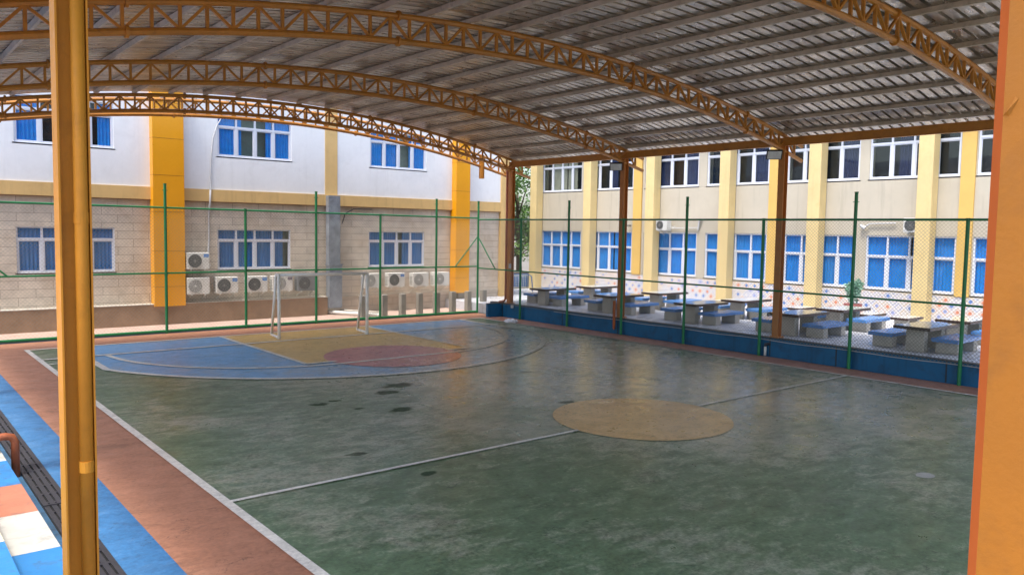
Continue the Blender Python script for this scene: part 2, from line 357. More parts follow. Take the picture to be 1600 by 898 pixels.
def mk_deck():
    mt, n, bs = newmat('pale_deck_tile'); P = pos(n)
    br = N(n, 'ShaderNodeTexBrick'); n.links.new(P, br.inputs['Vector']); br.offset = 0
    br.inputs['Scale'].default_value = 1; br.inputs['Mortar Size'].default_value = .006; br.inputs['Brick Width'].default_value = .45; br.inputs['Row Height'].default_value = .45
    br.inputs['Color1'].default_value = (.6,.63,.69,1); br.inputs['Color2'].default_value = (.54,.57,.63,1); br.inputs['Mortar'].default_value = (.25,.26,.28,1)
    c = mixc(n, ramp(n, noise(n, 1.5, 7, .6, P), .45, .75, 0, .5), br.outputs[0], (.3,.28,.25))
    n.links.new(c, bs.inputs['Base Color']); n.links.new(ramp(n, noise(n, 4, 4, .5, P), .3, .7, .2, .45), bs.inputs['Roughness']); return mt
M['deck'] = mk_deck()

# ---------------------------------------------------------------- ground and court
XL, XR, YE = -7.79, 8.78, 16.19
struct(MB().poly([(-300,-300),(300,-300),(300,300),(-300,300)], -.03).build('ground', M['ground']))
struct(MB().poly([(-9.0,-18),(9.98,-18),(9.98,18.05),(-9.0,18.05)], 0).build('court_surround', M['clay']))
struct(MB().poly([(XL,-16.2),(XR,-16.2),(XR,YE),(XL,YE)], .004).build('court_floor', M['green']))
struct(MB().poly([(-9.46,-18),(-9.004,-18),(-8.93,2),(-8.93,14.4),(-9.46,14.4)], .004).build('blue_path_strip', M['bluestrip']))
struct(MB().poly([(-14,18.25),(30,18.25),(30,20.98),(-14,20.98)], .0).build('pavement', M['pave']))
struct(MB().poly([(-9.46,14.4),(-9.0,14.4),(-9.0,18.05),(-9.46,18.05)], .002).build('court_corner_strip', M['clay']))
struct(MB().poly([(-14,14.4),(-9.46,14.4),(-9.46,18.05),(-14,18.05)], .002).build('side_pavement', M['clay']))
# painted zones
def arc(cx, cy, r, a0, a1, n=40): return [(cx+r*math.cos(a0+(a1-a0)*i/n), cy+r*math.sin(a0+(a1-a0)*i/n)) for i in range(n+1)]
cxk = .55
three = [(-6.72, YE), (-6.72, 11.6)]
for i in range(1, 60):
    x = -6.72 + 14.4*i/60; three.append((x, 14.6 - math.sqrt(7.8**2-(x-.48)**2)))
three += [(7.68, 11.6), (7.68, YE)]
struct(MB().poly(three, .008).build('blue_scoring_area', M['bluefloor']))
struct(MB().poly([(-2.2,9.6),(3.3,9.6),(3.3,YE),(-2.2,YE)], .012).build('ochre_key_area', M['key']))
struct(MB().poly(arc(.55, 9.6, 2.0, 0, 2*PI, 96)[:-1], .016).build('red_free_throw_circle', M['red']))
struct(MB().poly(arc(.6, .03, 1.8, 0, 2*PI, 96)[:-1], .012).build('ochre_centre_circle', M['ochre']))
def stripline(mb, pts, wd, z, closed=False):
    P2 = [Vector((p[0], p[1])) for p in pts]; L = []; Rr = []
    for i, p in enumerate(P2):
        if closed: a, b = P2[i-1], P2[(i+1) % len(P2)]
        else: a, b = P2[max(i-1,0)], P2[min(i+1,len(P2)-1)]
        d = (b-a).normalized(); nn = Vector((-d.y, d.x))*(wd/2)
        L.append((p+nn).to_3d()); Rr.append((p-nn).to_3d())
    for i in range(len(P2)-(0 if closed else 1)):
        j = (i+1) % len(P2)
        mb.add([(Rr[i].x,Rr[i].y,z),(Rr[j].x,Rr[j].y,z),(L[j].x,L[j].y,z),(L[i].x,L[i].y,z)], [(0,1,2,3)])
ln = MB()
stripline(ln, [(XL-.03,YE+.04),(XL-.03,-16.2)], .13, .020)
stripline(ln, [(XR,YE+.04),(XR,-16.2)], .11, .020)
stripline(ln, [(XL-.1,YE),(XR+.03,YE)], .13, .024)
stripline(ln, [(XL+.03,0),(-1.2,.02)], .085, .0205); stripline(ln, [(2.4,.02),(XR-.03,0)], .085, .0205)
stripline(ln, [(-2.2,YE-.04),(-2.2,9.56)], .14, .0208); stripline(ln, [(3.3,YE-.04),(3.3,9.56)], .14, .0208)
stripline(ln, [(-2.2,9.56),(-1.3,9.56)], .14, .0245); stripline(ln, [(2.45,9.56),(3.3,9.56)], .14, .0245)
stripline(ln, three, .18, .0212)
fut = [(-6.15,14.08)] + [(-1.2+4.95*math.cos(PI+PI/2*i/20), 14.08+4.95*math.sin(PI+PI/2*i/20)) for i in range(1,21)] \
    + [(2.1+4.95*math.cos(-PI/2+PI/2*i/20), 14.08+4.95*math.sin(-PI/2+PI/2*i/20)) for i in range(0,21)]
stripline(ln, fut, .16, .0216)
stripline(ln, [(XL+.03,14.1),(XR-.03,14.1)], .15, .0249)
stripline(ln, arc(XL+.03, 14.1, .9, -PI/2, 0, 12), .08, .022)
struct(ln.build('court_lines', M['line']))
ck = MB()
for a, b in (((2.6,7.2),(2.9,6.2)),((2.95,6.1),(3.3,4.6)),((5.4,7.9),(6.4,6.3)),((6.2,6.3),(7.1,6.5))):
    n_ = 14; pts = []
    for i in range(n_+1):
        t = i/n_; pts.append((a[0]+(b[0]-a[0])*t+random.uniform(-.03,.03), a[1]+(b[1]-a[1])*t+random.uniform(-.03,.03)))
    for i in range(n_):
        if random.random() < .72: stripline(ck, pts[i:i+2], random.uniform(.008,.028), .0056)
struct(ck.build('court_cracks', M['black']))

pt = MB(); pt.poly([(1.28+.17*math.cos(a_)*(1+.1*math.sin(3*a_)), -5.23+.13*math.sin(a_)) for a_ in [2*PI*i/20 for i in range(20)]], .009)
struct(pt.build('bare_patch', M['kerb_pale']))
# drain channel, grate, terrace
struct(MB().poly([(-10.05,-18),(-9.46,-18),(-9.46,14.4),(-10.05,14.4)], .002).build('drain_channel', M['drain_ch']))
gr = thing('drain_grate', 'long dark slotted drain grate between the blue strip and the terrace', 'drain grate', (-9.62,0,.01))
g = MB()
for x in (-.13,-.045,.04,.125): g.box(x-.03, x+.03, -18, 14.3, 0, .02)
k = -18
while k < 14.2:
    for x in (-.087,-.002,.083): g.box(x-.015, x+.015, k, k+.06, .0, .018)
    k += .42
g.build('grating', M['grate'], gr)
MB().box(-.17,.165,-18,14.3,-.007,-.004).build('slot_bottom', M['black'], gr)
g = MB(); g.box(-9.78,-9.42,1.2,1.24,.031,.042); tag(g.build('iron_rod', M['grate']), 'short dark iron rod lying across the drain grate', 'rod')
TR = thing('terrace_steps', 'stepped spectator terrace painted in blue, orange and white blocks', 'terrace', (0,0,0))
tw = basic('terrace_white_paint', (.5,.5,.47), .6, 0, .08, 2.5, (.22,.22,.2), .75, .2, 25)
to = basic('terrace_orange_paint', (.46,.18,.11), .6, 0, .1, 2.5, (.2,.12,.1), .75, .2, 25)
tb = basic('terrace_blue_paint', (.03,.20,.5), .55, 0, .1, 2.5, (.06,.1,.15), .75, .2, 25)
tc = basic('terrace_cream_paint', (.6,.55,.4), .6, 0, .06, 2)
cyc = [tb, tw, to]
def step(x0, x1, z0, z1, joints, mats):
    for i in range(len(joints)-1):
        mb = MB().box(x0, x1, joints[i]+.002, joints[i+1]-.002, z0, z1); mb.build('step_block', mats[i], TR)
ys = [-18,-14.2,-10.4,-6.6,-4.0,-2.7,-1.39,-.08,1.15,2.42,3.7,5.0,6.3,7.6,8.9,10.2,11.5,12.8,14.3]
# blue below -1.39, white -1.39..-.08, orange -.08..1.15, blue 1.15..2.42, white 2.42..
mt1 = [to,tb,tw,to,tw,tb,tw,to,tb,tw,to,tb,tw,to,tb,tw,to,tb]
step(-10.6, -10.035, -.02, .4, ys, mt1)
ys2 = [-18,-13,-8,-4.2,-2.05,-.7,.6,1.9,3.2,4.5,7,9.5,12,14.3]
mt2 = [tb,tw,to,tb,tc,to,tb,tw,to,tb,tw,to,tb]
step(-11.2, -10.602, -.02, .8, ys2, mt2)
step(-11.8, -11.202, -.02, 1.2, ys2, mt2[::-1])
step(-15.5, -11.802, -.02, 1.6, [-18,-9,0,14.3], [tb,to,tb])
pp = MB(); pp.tube([(-10.6,2.95,.62),(-9.98,2.95,.62),(-9.9,2.95,.6),(-9.86,2.95,.52),(-9.86,2.95,.0)], .055, 12)
tag(pp.build('bent_pipe', M['pipe_or'], smooth=True), 'rusty orange elbow pipe coming out over the terrace step into the drain', 'pipe')

# ---------------------------------------------------------------- roof canopy
def ztop(x): return 7.97 - .0117*x*x
def zlow(x): return 7.48 - .0113*x*x
CAN = thing('canopy_roof', 'arched metal canopy on orange steel trusses over the court', 'canopy', (0,0,0))
# corrugated sheet: ribs run across, pitch .28 along Y
sh = MB(); xs = [-11.35 + 22.7*i/44 for i in range(45)]
prof = []; y = -10.5  # unseen near end stops early to let more light onto the court
while y < 16.5:
    prof += [(y, 0), (y+.2, 0), (y+.21, .06), (y+.27, .06)]; y += .28
prof.append((y, 0))
def zs(x): return ztop(x) + .175
NV = len(prof)
jit = [[random.uniform(-.004,.004) for _ in prof] for _ in xs]
for i, x in enumerate(xs):
    for j, (yy, h) in enumerate(prof): sh.v.append((x, yy, zs(x)+h+jit[i][j]))
for i in range(len(xs)-1):
    for j in range(NV-1):
        sh.f.append((i*NV+j, (i+1)*NV+j, (i+1)*NV+j+1, i*NV+j+1)); sh.mi.append(0)
sh.build('roof_sheet', M['roof'], CAN)
# purlins: C sections
px = [(-.45 + 1.08*k) for k in range(-10, 11)] 
for x in px:
    if abs(x) > 11.2: continue
    z = ztop(x) + .065; mb = MB(); a = math.atan(-2*.0117*x); ca, sa = math.cos(a), math.sin(a)
    def bx(u0,u1,v0,v1):
        vs = []
        for yy in (-10.4, 16.35):
            for (u, v) in ((u0,v0),(u1,v0),(u1,v1),(u0,v1)): vs.append((x+u*ca-v*sa, yy, z+u*sa+v*ca))
        mb.add(vs, [(0,1,2,3),(7,6,5,4),(0,4,5,1),(1,5,6,2),(2,6,7,3),(3,7,4,0)])
    bx(-.03,.03,0,.005); bx(-.03,-.025,.005,.095); bx(-.03,.03,.095,.1); bx(.025,.03,.005,.02)
    mb.build('purlin', M['purlin'], CAN)
NX = [k*.435 - .0 for k in range(-26, 27)]
def truss(yt):
    mb = MB()
    xx = [-11.3 + 22.6*i/56 for i in range(57)]
    mb.tube([(x, yt, ztop(x)-.0) for x in xx], .058, 8); mb.tube([(x, yt, zlow(x)) for x in xx], .062, 8)
    for s in (-3.3, 3.4, -8.2, 8.3):
        for f_ in (ztop, zlow): mb.tube([(s-.025, yt, f_(s)), (s+.025, yt, f_(s-.0))], .1, 10)
    t = mb.build('truss', M['orange_steel'], CAN, smooth=False)
    wb = MB()
    for i, x in enumerate(NX):
        if abs(x) > 11.28: continue
        sl = -.0234*x; dxn = -sl*.0
        for o in (0,):
            wb.bar((x, yt+o, zlow(x)), (x+.0, yt+o, ztop(x)), .06, .05, (1,0,0))
            if i+1 < len(NX) and abs(NX[i+1]) < 11.28:
                x2 = NX[i+1]
                a = (x, yt+o, ztop(x)-.03) if i % 2 == 0 else (x, yt+o, zlow(x)+.03)
                b = (x2, yt+o, zlow(x2)+.03) if i % 2 == 0 else (x2, yt+o, ztop(x2)-.03)
                wb.bar(a, b, .045, .055, (0,1,0))
    wb.build('web_bracing', M['orange_steel'], t)
    cl = MB()
    for x in px:
        if abs(x) < 11.2: cl.box(x-.045, x+.045, yt-.04, yt+.04, ztop(x)+.03, ztop(x)+.075); cl.box(x+.04, x+.05, yt-.04, yt+.04, ztop(x)+.05, ztop(x)+.19)
    cl.build('purlin_cleat', M['purlin'], t)
TY = [17.2, 16.1, 9.6, 3.1, -3.4, -9.9]
for yt in TY: truss(yt)
mb = MB(); mb.tube([(9.5,17.2,5.95),(9.5,17.2,6.95)], .12, 8); mb.build('splice_block', M['orange_steel'], CAN)
for sx in (-1, 1):
    mb = MB(); X0 = sx*10.3
    mb.box(X0-.05, X0+.05, -10.3, 16.3, 6.42, 6.43); mb.box(X0-.006, X0+.006, -10.3, 16.3, 6.43, 6.66); mb.box(X0-.05, X0+.05, -10.3, 16.3, 6.66, 6.67)
    mb.build('eave_beam', M['orange_steel'], CAN)
def hcol(x, yy, z0, z1, wd, dp, downpipe=None, cm=None):
    cm = cm or M['orange_col']
    mb = MB(); t = .014
    mb.box(x-wd/2, x-wd/2+t, yy-dp/2, yy+dp/2, z0, z1); mb.box(x+wd/2-t, x+wd/2, yy-dp/2, yy+dp/2, z0, z1); mb.box(x-wd/2+t, x+wd/2-t, yy-t/2, yy+t/2, z0, z1)
    c = mb.build('column', cm, CAN)
    bp = MB(); bp.box(x-wd/2-.06, x+wd/2+.06, yy-dp/2-.06, yy+dp/2+.06, z0, z0+.02)
    for i in (-1,1):
        for j in (-1,1): bp.tube([(x+i*(wd/2+.03), yy+j*(dp/2+.03), z0+.02), (x+i*(wd/2+.03), yy+j*(dp/2+.03), z0+.06)], .012, 6)
    bp.build('base_plate', cm, c)
    if downpipe:
        ox, oy, r = downpipe; d = MB(); d.tube([(x+ox, yy+oy, z0+.05), (x+ox, yy+oy, z1-.1)], r, 16)
        d.build('downpipe', cm, c, smooth=True)
        zz = z0+1.33
        while zz < z1:
            k = MB(); k.tube([(x+ox, yy+oy, zz), (x+ox, yy+oy, zz+.09)], r+.004, 16); k.build('pipe_collar', cm, c); zz += 2.0
    return c
for yt in (16.1, 9.6, 3.1, -3.4, -9.9): hcol(10.3, yt, .58, 6.42, .22, .2)
hcol(-10.23, -3.4, .4, 7.0, .23, .2, (.045, -.07, .052), M['orange_near'])
for yt in (16.1, 9.6, 3.1): hcol(-10.255, yt, .4, 6.9, .25, .22, (.045, -.07, .052))
# downspout beside the far column
mb = MB(); mb.tube([(10.32,16.42,6.4),(10.32,16.42,.75),(10.2,16.42,.64),(9.98,16.42,.62)], .06, 10)
tag(mb.build('downspout', M['pipe_or'], smooth=True), 'dark red drainpipe running down behind the farthest orange column with an elbow at its foot', 'drainpipe')

# floodlights
def flood(x, y, z, label):
    t = thing('floodlight', label, 'floodlight', (x, y, z), 0, 'floodlights on the court columns')
    a = MB(); a.bevbox(-.23,.23,-.03,.03,-.16,.16,.012); h = a.build('housing', M['black_plastic'], t); h.rotation_euler = (math.radians(35), 0, math.radians(-48))
    b = MB(); b.box(-.2,.2,-.036,-.031,-.13,.13); l = b.build('lamp_glass', M['lens'], h)
    c = MB(); c.bar((.02,.02,0),(.25,.05,.12),.03,.01); c.build('bracket', M['black_plastic'], t)
flood(9.98, 9.72, 6.12, 'black square floodlight fixed under the truss at the middle right-hand orange column')
flood(9.98, 3.22, 6.15, 'black square floodlight fixed under the truss at the nearest right-hand orange column')

# ---------------------------------------------------------------- near orange pillar on the right
t = thing('orange_pillar', 'big smooth orange pillar close to the camera at the right edge', 'pillar', (-10.0,-9.953,0))
mb = MB(); 
# chamfered prism: -X face at x=0, left edge y=0, going to -Y
prof_ = [(0,-.022),(.022,0),(.6,0),(.6,-.85),(0,-.85)]
vs = [(x_, y_, -.02) for x_, y_ in prof_] + [(x_, y_, 6.6) for x_, y_ in prof_]
nP = len(prof_)
mb.add(vs, [tuple((i, i+nP, (i+1) % nP + nP, (i+1) % nP)) for i in range(nP)] + [tuple(range(nP)), tuple(range(nP, 2*nP))[::-1]])
mb.mi = [1,0,0,0,0,0,0]
mb.build('shaft', [M['orange_pillar'], M['orange_edge']], t)
mb = MB(); mb.add([(-.001,-.045,3.976),(-.001,-.0405,3.981),(-.001,-.031,3.948),(-.008,-.024,3.948),(-.009,-.029,3.953)], [(0,1,2),(2,1,4),(2,4,3),(3,4,0),(0,4,1),(0,2,3)])
mb.build('paint_peel', M['orange_pillar'], t)  # small triangular peel of the pillar's own paint

# ---------------------------------------------------------------- fences
def chain(mb, o, ud, L, z0, z1, pitch=.1, r=.0045, off=.004):
    """two families of diagonal wires in the plane through o along ud (unit), clipped to 0..L x z0..z1"""
    H = z1-z0; o = Vector(o); ud = Vector(ud); nrm = ud.cross(Vector((0,0,1)))
    for fam in (1, -1):
        k = -H
        while k < L+H*0:
            u0, v0, u1, v1 = k, 0.0, k+H, H
            if u0 < 0: v0 = -u0; u0 = 0
            if u1 > L: v1 = H-(u1-L); u1 = L
            if u1-u0 > .02:
                if fam < 0: a = (u0, z1-v0); b = (u1, z1-v1)
                else: a = (u0, z0+v0); b = (u1, z0+v1)
                A = o+ud*a[0]+Vector((0,0,a[1]))+nrm*off*fam; B = o+ud*b[0]+Vector((0,0,b[1]))+nrm*off*fam
                mb.tube([A, B], r, 3, False)
            k += pitch
FL = thing('chain_link_fence', 'tall green chain-link fence along the far end of the court behind the goal', 'fence', (0,18.05,0))
posts = [(-11.5,4.3,4.3),(-9.0,4.3,5.1),(-6.2,4.3,4.3),(-3.38,0,5.1),(-.6,0,4.33),(2.17,0,5.07),(5.0,0,4.28),(7.75,0,5.0)]
for x, _, h in posts:
    mb = MB(); mb.tube([(x,0,0),(x,0,h)], .048, 10); mb.tube([(x,0,h),(x,0,h+.03)], .055, 10); mb.tube([(x,0,1.28 if h < 4.5 else 2.0),(x,0,1.34 if h < 4.5 else 2.06)], .056, 10)
    if h > 4.6: mb.tube([(x-.09,0,h-.2),(x+.09,0,h-.2)], .012, 6)
    mb.build('post', M['greenpipe'], FL, smooth=False)
mb = MB()
mb.tube([(-14,0,4.36),(10.0,0,4.25)], .032, 8); mb.tube([(-14,0,2.06),(10.0,0,2.1)], .03, 8); mb.tube([(-14,0,.09),(10.0,0,.07)], .045, 8)
mb.build('rail', M['greenpipe'], FL)
mb = MB(); chain(mb, (-14,.0,0), (1,0,0), 24.0, .1, 4.27, .12, .0032); mb.build('wire_mesh', M['mesh'], FL)
mb = MB(); mb.tube([(-8.0,.0,2.06),(-8.8,0,2.8)], .028, 8); mb.build('brace', M['greenpipe'], FL)
mb = MB(); mb.tube([(8.75,0,2.1),(10.0,0,3.45)], .026, 8); mb.build('brace', M['greenpipe'], FL)
FR = thing('chain_link_fence', 'long green chain-link fence down the right side in front of the blue wall', 'fence', (9.95,0,0))
rp = [(17.98,4.98),(15.0,4.2),(12.12,4.9),(9.25,4.2),(6.4,4.92),(3.47,4.2),(.57,4.93),(-2.35,4.2),(-5.2,4.93),(-8.1,4.2),(-11,4.93)]
for y_, h in rp:
    mb = MB(); mb.tube([(0,y_,0),(0,y_,h)], .048, 10); mb.tube([(0,y_,h),(0,y_,h+.03)], .055, 10)
    mb.tube([(0,y_,2.05),(0,y_,2.11)], .056, 10)
    if h > 4.6: mb.tube([(0,y_-.09,h-.25),(0,y_+.09,h-.25)], .012, 6)
    mb.build('post', M['greenpipe'], FR)
mb = MB()
mb.tube([(0,-14,4.19),(0,18,4.19)], .032, 8); mb.tube([(0,-14,2.04),(0,18,2.03)], .028, 8)
mb.build('rail', M['greenpipe'], FR)
mb = MB(); chain(mb, (0,-14,0), (0,1,0), 32.0, .52, 4.18); mb.build('wire_mesh', M['mesh'], FR)
mb = MB(); mb.tube([(.0,17.98,3.42),(0,16.7,2.03)], .026, 8); mb.build('brace', M['greenpipe'], FR)
mb = MB(); mb.tube([(9.95,12.1,4.72),(10.6,13.7,2.4)], .006, 5); mb.tube([(10.6,13.7,2.4),(10.9,14.6,1.5)], .006, 5)
tag(mb.build('guy_wire', M['conduit']), 'thin wire slanting down from the top of the farthest tall right-hand fence post', 'wire')
mb = MB(); mb.tube([(4.2,.9,7.83),(4.9,1.7,7.6),(5.6,2.6,7.45)], .005, 5)
tag(mb.build('hanging_cord', M['conduit']), 'thin loose cord hanging below the roof sheet in front of the truss', 'cord')
# kerb beyond left fence
struct(MB().box(-14,10.05,18.11,18.25,-.02,.05).build('kerb', M['kerb']))

# ---------------------------------------------------------------- raised deck and blue wall
BW = thing('blue_wall', 'low dark blue painted wall retaining the seating deck behind the fence', 'wall', (10.08,0,0))
mb = MB(); mb.box(0,.17,-18,17.2,-.02,.555); mb.build('wall_face', M['bluewall'], BW)
mb = MB(); mb.box(-.012,.2,-18,17.21,.557,.585); mb.build('coping', M['wallrim'], BW)
mb = MB()
for y_ in (-8,-5,-2,1,3.15,6.5,9.5,12.5,16.3): mb.box(-.004,0.0,y_,y_+.04,0,.555)
mb.build('joint', M['wallrim'], BW)
EW = thing('blue_wall_return', 'bright blue end of the low wall at the corner by the far orange column', 'wall', (9.3,16.35,0))
mb = MB(); mb.box(0,.775,0,.15,-.02,.56); mb.build('wall_face', M['bluewall'], EW); mb = MB(); mb.box(-.01,.765,-.01,.16,.561,.583); mb.build('coping', M['wallrim'], EW)
struct(MB().poly([(10.28,-18),(19,-18),(19,17.2),(10.28,17.2)], .575).build('deck', M['deck']))
struct(MB().box(10.26,30,17.22,24.5,-.02,.4).build('deck_lower_landing', M['deck']))
mb = MB(); pts = []; y_ = -14
while y_ < 13.5:
    pts.append((10.055, y_, .49 + .012*math.sin(y_*2.1) + .01*random.random())); y_ += .5
mb.tube(pts, .011, 6); o = mb.build('cable', M['conduit'])
tag(o, 'thin white cable running along the top of the blue wall', 'cable')
mb = MB(); mb.bevbox(10.0,10.07,15.55,15.68,.42,.56,.008); tag(mb.build('junction_box', M['conduit']), 'small grey junction box on the blue wall below the farthest orange column', 'junction box')
mb = MB(); mb.bevbox(10.15,10.21,15.93,16.05,2.1,2.3,.008); tag(mb.build('switch_box', M['conduit']), 'small white switch box fixed on the farthest orange column at rail height', 'switch box')
mb = MB(); mb.tube([(10.0,3.28,.02),(10.0,3.28,.3)], .04, 10); p_ = mb.build('pipe_stub', M['pvc'], smooth=True)
mb = MB(); mb.tube([(10.0,3.28,.3),(10.0,3.28,.36),(10.06,3.22,.38),(10.1,3.16,.37)], .045, 10); mb.build('elbow', M['grate'], p_)
tag(p_, 'short white pipe with dark elbow standing against the blue wall under the nearest right-hand column', 'pipe')
mb = MB(); mb.add([(9.98,9.56,1.22),(9.98,9.68,1.2),(9.98,9.66,.2),(9.98,9.6,.14),(9.98,9.56,.22),(9.95,9.56,1.22),(9.95,9.68,1.2),(9.95,9.66,.2),(9.95,9.6,.14),(9.95,9.56,.22)],
       [(0,1,2,3,4),(9,8,7,6,5),(0,5,6,1),(1,6,7,2),(2,7,8,3),(3,8,9,4),(4,9,5,0)])
o = mb.build('plank', M['wood']); tag(o, 'narrow red-orange plank hanging on the fence in front of the middle orange column', 'plank')
bm = bmesh.new(); bmesh.ops.create_icosphere(bm, subdivisions=3, radius=1)
for v in bm.verts:
    k = 1 + .35*math.sin(v.co.x*7+v.co.y*5)*math.cos(v.co.z*6+v.co.x*3); v.co = Vector((v.co.x*.26*k, v.co.y*.18*k, max(0, v.co.z*.09*k+.05)))
me = bpy.data.meshes.new('plastic_bag'); bm.to_mesh(me); bm.free(); me.materials.append(M['paper']); o = bpy.data.objects.new('plastic_bag', me); C.objects.link(o); o.location = (8.95,14.35,.0); o.rotation_euler = (0,0,-.9)
tag(o, 'crumpled white plastic bag lying on the terracotta strip near the far corner', 'plastic bag')

# ---------------------------------------------------------------- goal
G = thing('goal', 'white tubular goal frame without a net on the ochre key', 'goal', (-.87,14.48,.025), math.atan2(14.14-14.48, 2.22+.87))
Lg = 3.1
mb = MB(); mb.tube([(0,0,2.12),(Lg,0,2.12)], .05, 12); mb.build('crossbar', M['white_paint'], G, smooth=True)
for x in (0, Lg):
    mb = MB(); mb.tube([(x,0,.0),(x,0,2.16)], .055, 12); mb.build('post', M['white_paint'], G, smooth=True)
    mb = MB(); mb.tube([(x,0,2.12),(x+.02,.34,2.12),(x+.02,.36,2.1),(x+.03,.95,.05),(x+.03,.93,.045),(x,0,.045)], .045, 12); mb.build('side_frame', M['white_paint'], G, smooth=True)

# ---------------------------------------------------------------- tables and benches
def make_table():
    t = thing('picnic_table', 'x', 'table', (0,0,0), 0, 'stone tables on the seating deck')
    mb = MB(); mb.bevbox(-.92,.92,-.5,.5,.615,.70,.006); tp = mb.build('table_top', M['tablerim'], t)
    mb = MB(); mb.box(-.89,.89,-.47,.47,.7005,.704); mb.build('tile_inlay', M['tabletop'], tp)
    for x in (-.55,.55):
        mb = MB(); mb.bevbox(x-.12,x+.12,-.25,.25,0,.615,.015); mb.build('leg', M['concrete_lt'], t)
    return t
def make_bench():
    t = thing('bench', 'x', 'bench', (0,0,0), 0, 'blue topped stone benches on the seating deck')
    mb = MB(); mb.bevbox(-.85,.85,-.35,.35,.315,.42,.012); mb.build('seat', M['benchtop'], t)
    for x in (-.55,.55):
        mb = MB(); mb.bevbox(x-.14,x+.14,-.29,.29,0,.315,.015); mb.build('leg', M['concrete_lt'], t)
    return t
TB, BN = make_table(), make_bench(); usedT = usedB = False
ordn = ['nearest', 'second nearest', 'middle', 'second farthest', 'farthest']
yc = [-.62, 3.28, 7.18, 11.08, 14.98]
for row, X0 in ((0, 11.72), (1, 14.5)):
    rn = 'front row by the blue wall' if row == 0 else 'back row by the tiled wall'
    tn = 'dark rimmed stone table' if row == 0 else 'grey stone table'
    for i, y0 in enumerate(yc):
        jx, jy = random.uniform(-.04,.04), random.uniform(-.05,.05)
        o = TB if not usedT else dup(TB); usedT = True
        o.location = (X0+jx, y0-.1+jy, .576); o['label'] = '%s, %s in the %s' % (tn, ordn[i], rn)
        for s, nm in ((1,'far'), (-1,'near')):
            b = BN if not usedB else dup(BN); usedB = True
            b.location = (X0+.22+jx+random.uniform(-.05,.05), y0+s*.88+random.uniform(-.04,.04), .576); b.rotation_euler = (0,0,random.uniform(-.02,.02))
            b['label'] = 'blue bench on the %s side of the %s table, %s' % (nm, ordn[i], 'front row' if row == 0 else 'back row')

# low dark-rimmed benches in the row nearest the tiled wall
def dark_bench():
    t = thing('bench', 'x', 'bench', (0,0,0), 0, 'dark rimmed benches nearest the tiled wall')
    mb = MB(); mb.bevbox(-.6,.6,-.3,.3,.33,.41,.008); st = mb.build('seat', M['tablerim'], t)
    mb = MB(); mb.box(-.57,.57,-.27,.27,.4105,.414); mb.build('tile_inlay', M['tabletop'], st)
    for x in (-.38,.38):
        mb = MB(); mb.bevbox(x-.1,x+.1,-.22,.22,0,.33,.012); mb.build('leg', M['concrete_lt'], t)
    return t
DBN = dark_bench()
for k, y0 in enumerate((-.45, 1.85, 3.15, 5.85, 9.3)):
    o = DBN if k == 0 else dup(DBN); o.location = (16.3+random.uniform(-.05,.05), y0, .576)
    o['label'] = 'low dark rimmed bench near the tiled wall, %s of five' % ('nearest', 'second nearest', 'middle', 'second farthest', 'farthest')[k]

# ---------------------------------------------------------------- walls with holes, windows
def wall_holes(mb, axis, plane, depth, u0, u1, z0, z1, holes):
    """box cells; axis 'x': wall runs along X at y=plane, thickness to plane+depth ; 'y': runs along Y at x=plane"""
    us = sorted({u0,u1}|{h[0] for h in holes}|{h[1] for h in holes}); zz = sorted({z0,z1}|{h[2] for h in holes}|{h[3] for h in holes})
    for i in range(len(us)-1):
        run = None
        for j in range(len(zz)-1):
            cu, cz = (us[i]+us[i+1])/2, (zz[j]+zz[j+1])/2
            if any(h[0] < cu < h[1] and h[2] < cz < h[3] for h in holes):
                if run: cell(mb, axis, plane, depth, us[i], us[i+1], *run); run = None
            else: run = (run[0] if run else zz[j], zz[j+1])
        if run: cell(mb, axis, plane, depth, us[i], us[i+1], *run)
def cell(mb, axis, p, d, a, b, z0, z1):
    if axis == 'x': mb.box(a, b, p, p+d, z0, z1)
    else: mb.box(p, p+d, a, b, z0, z1)
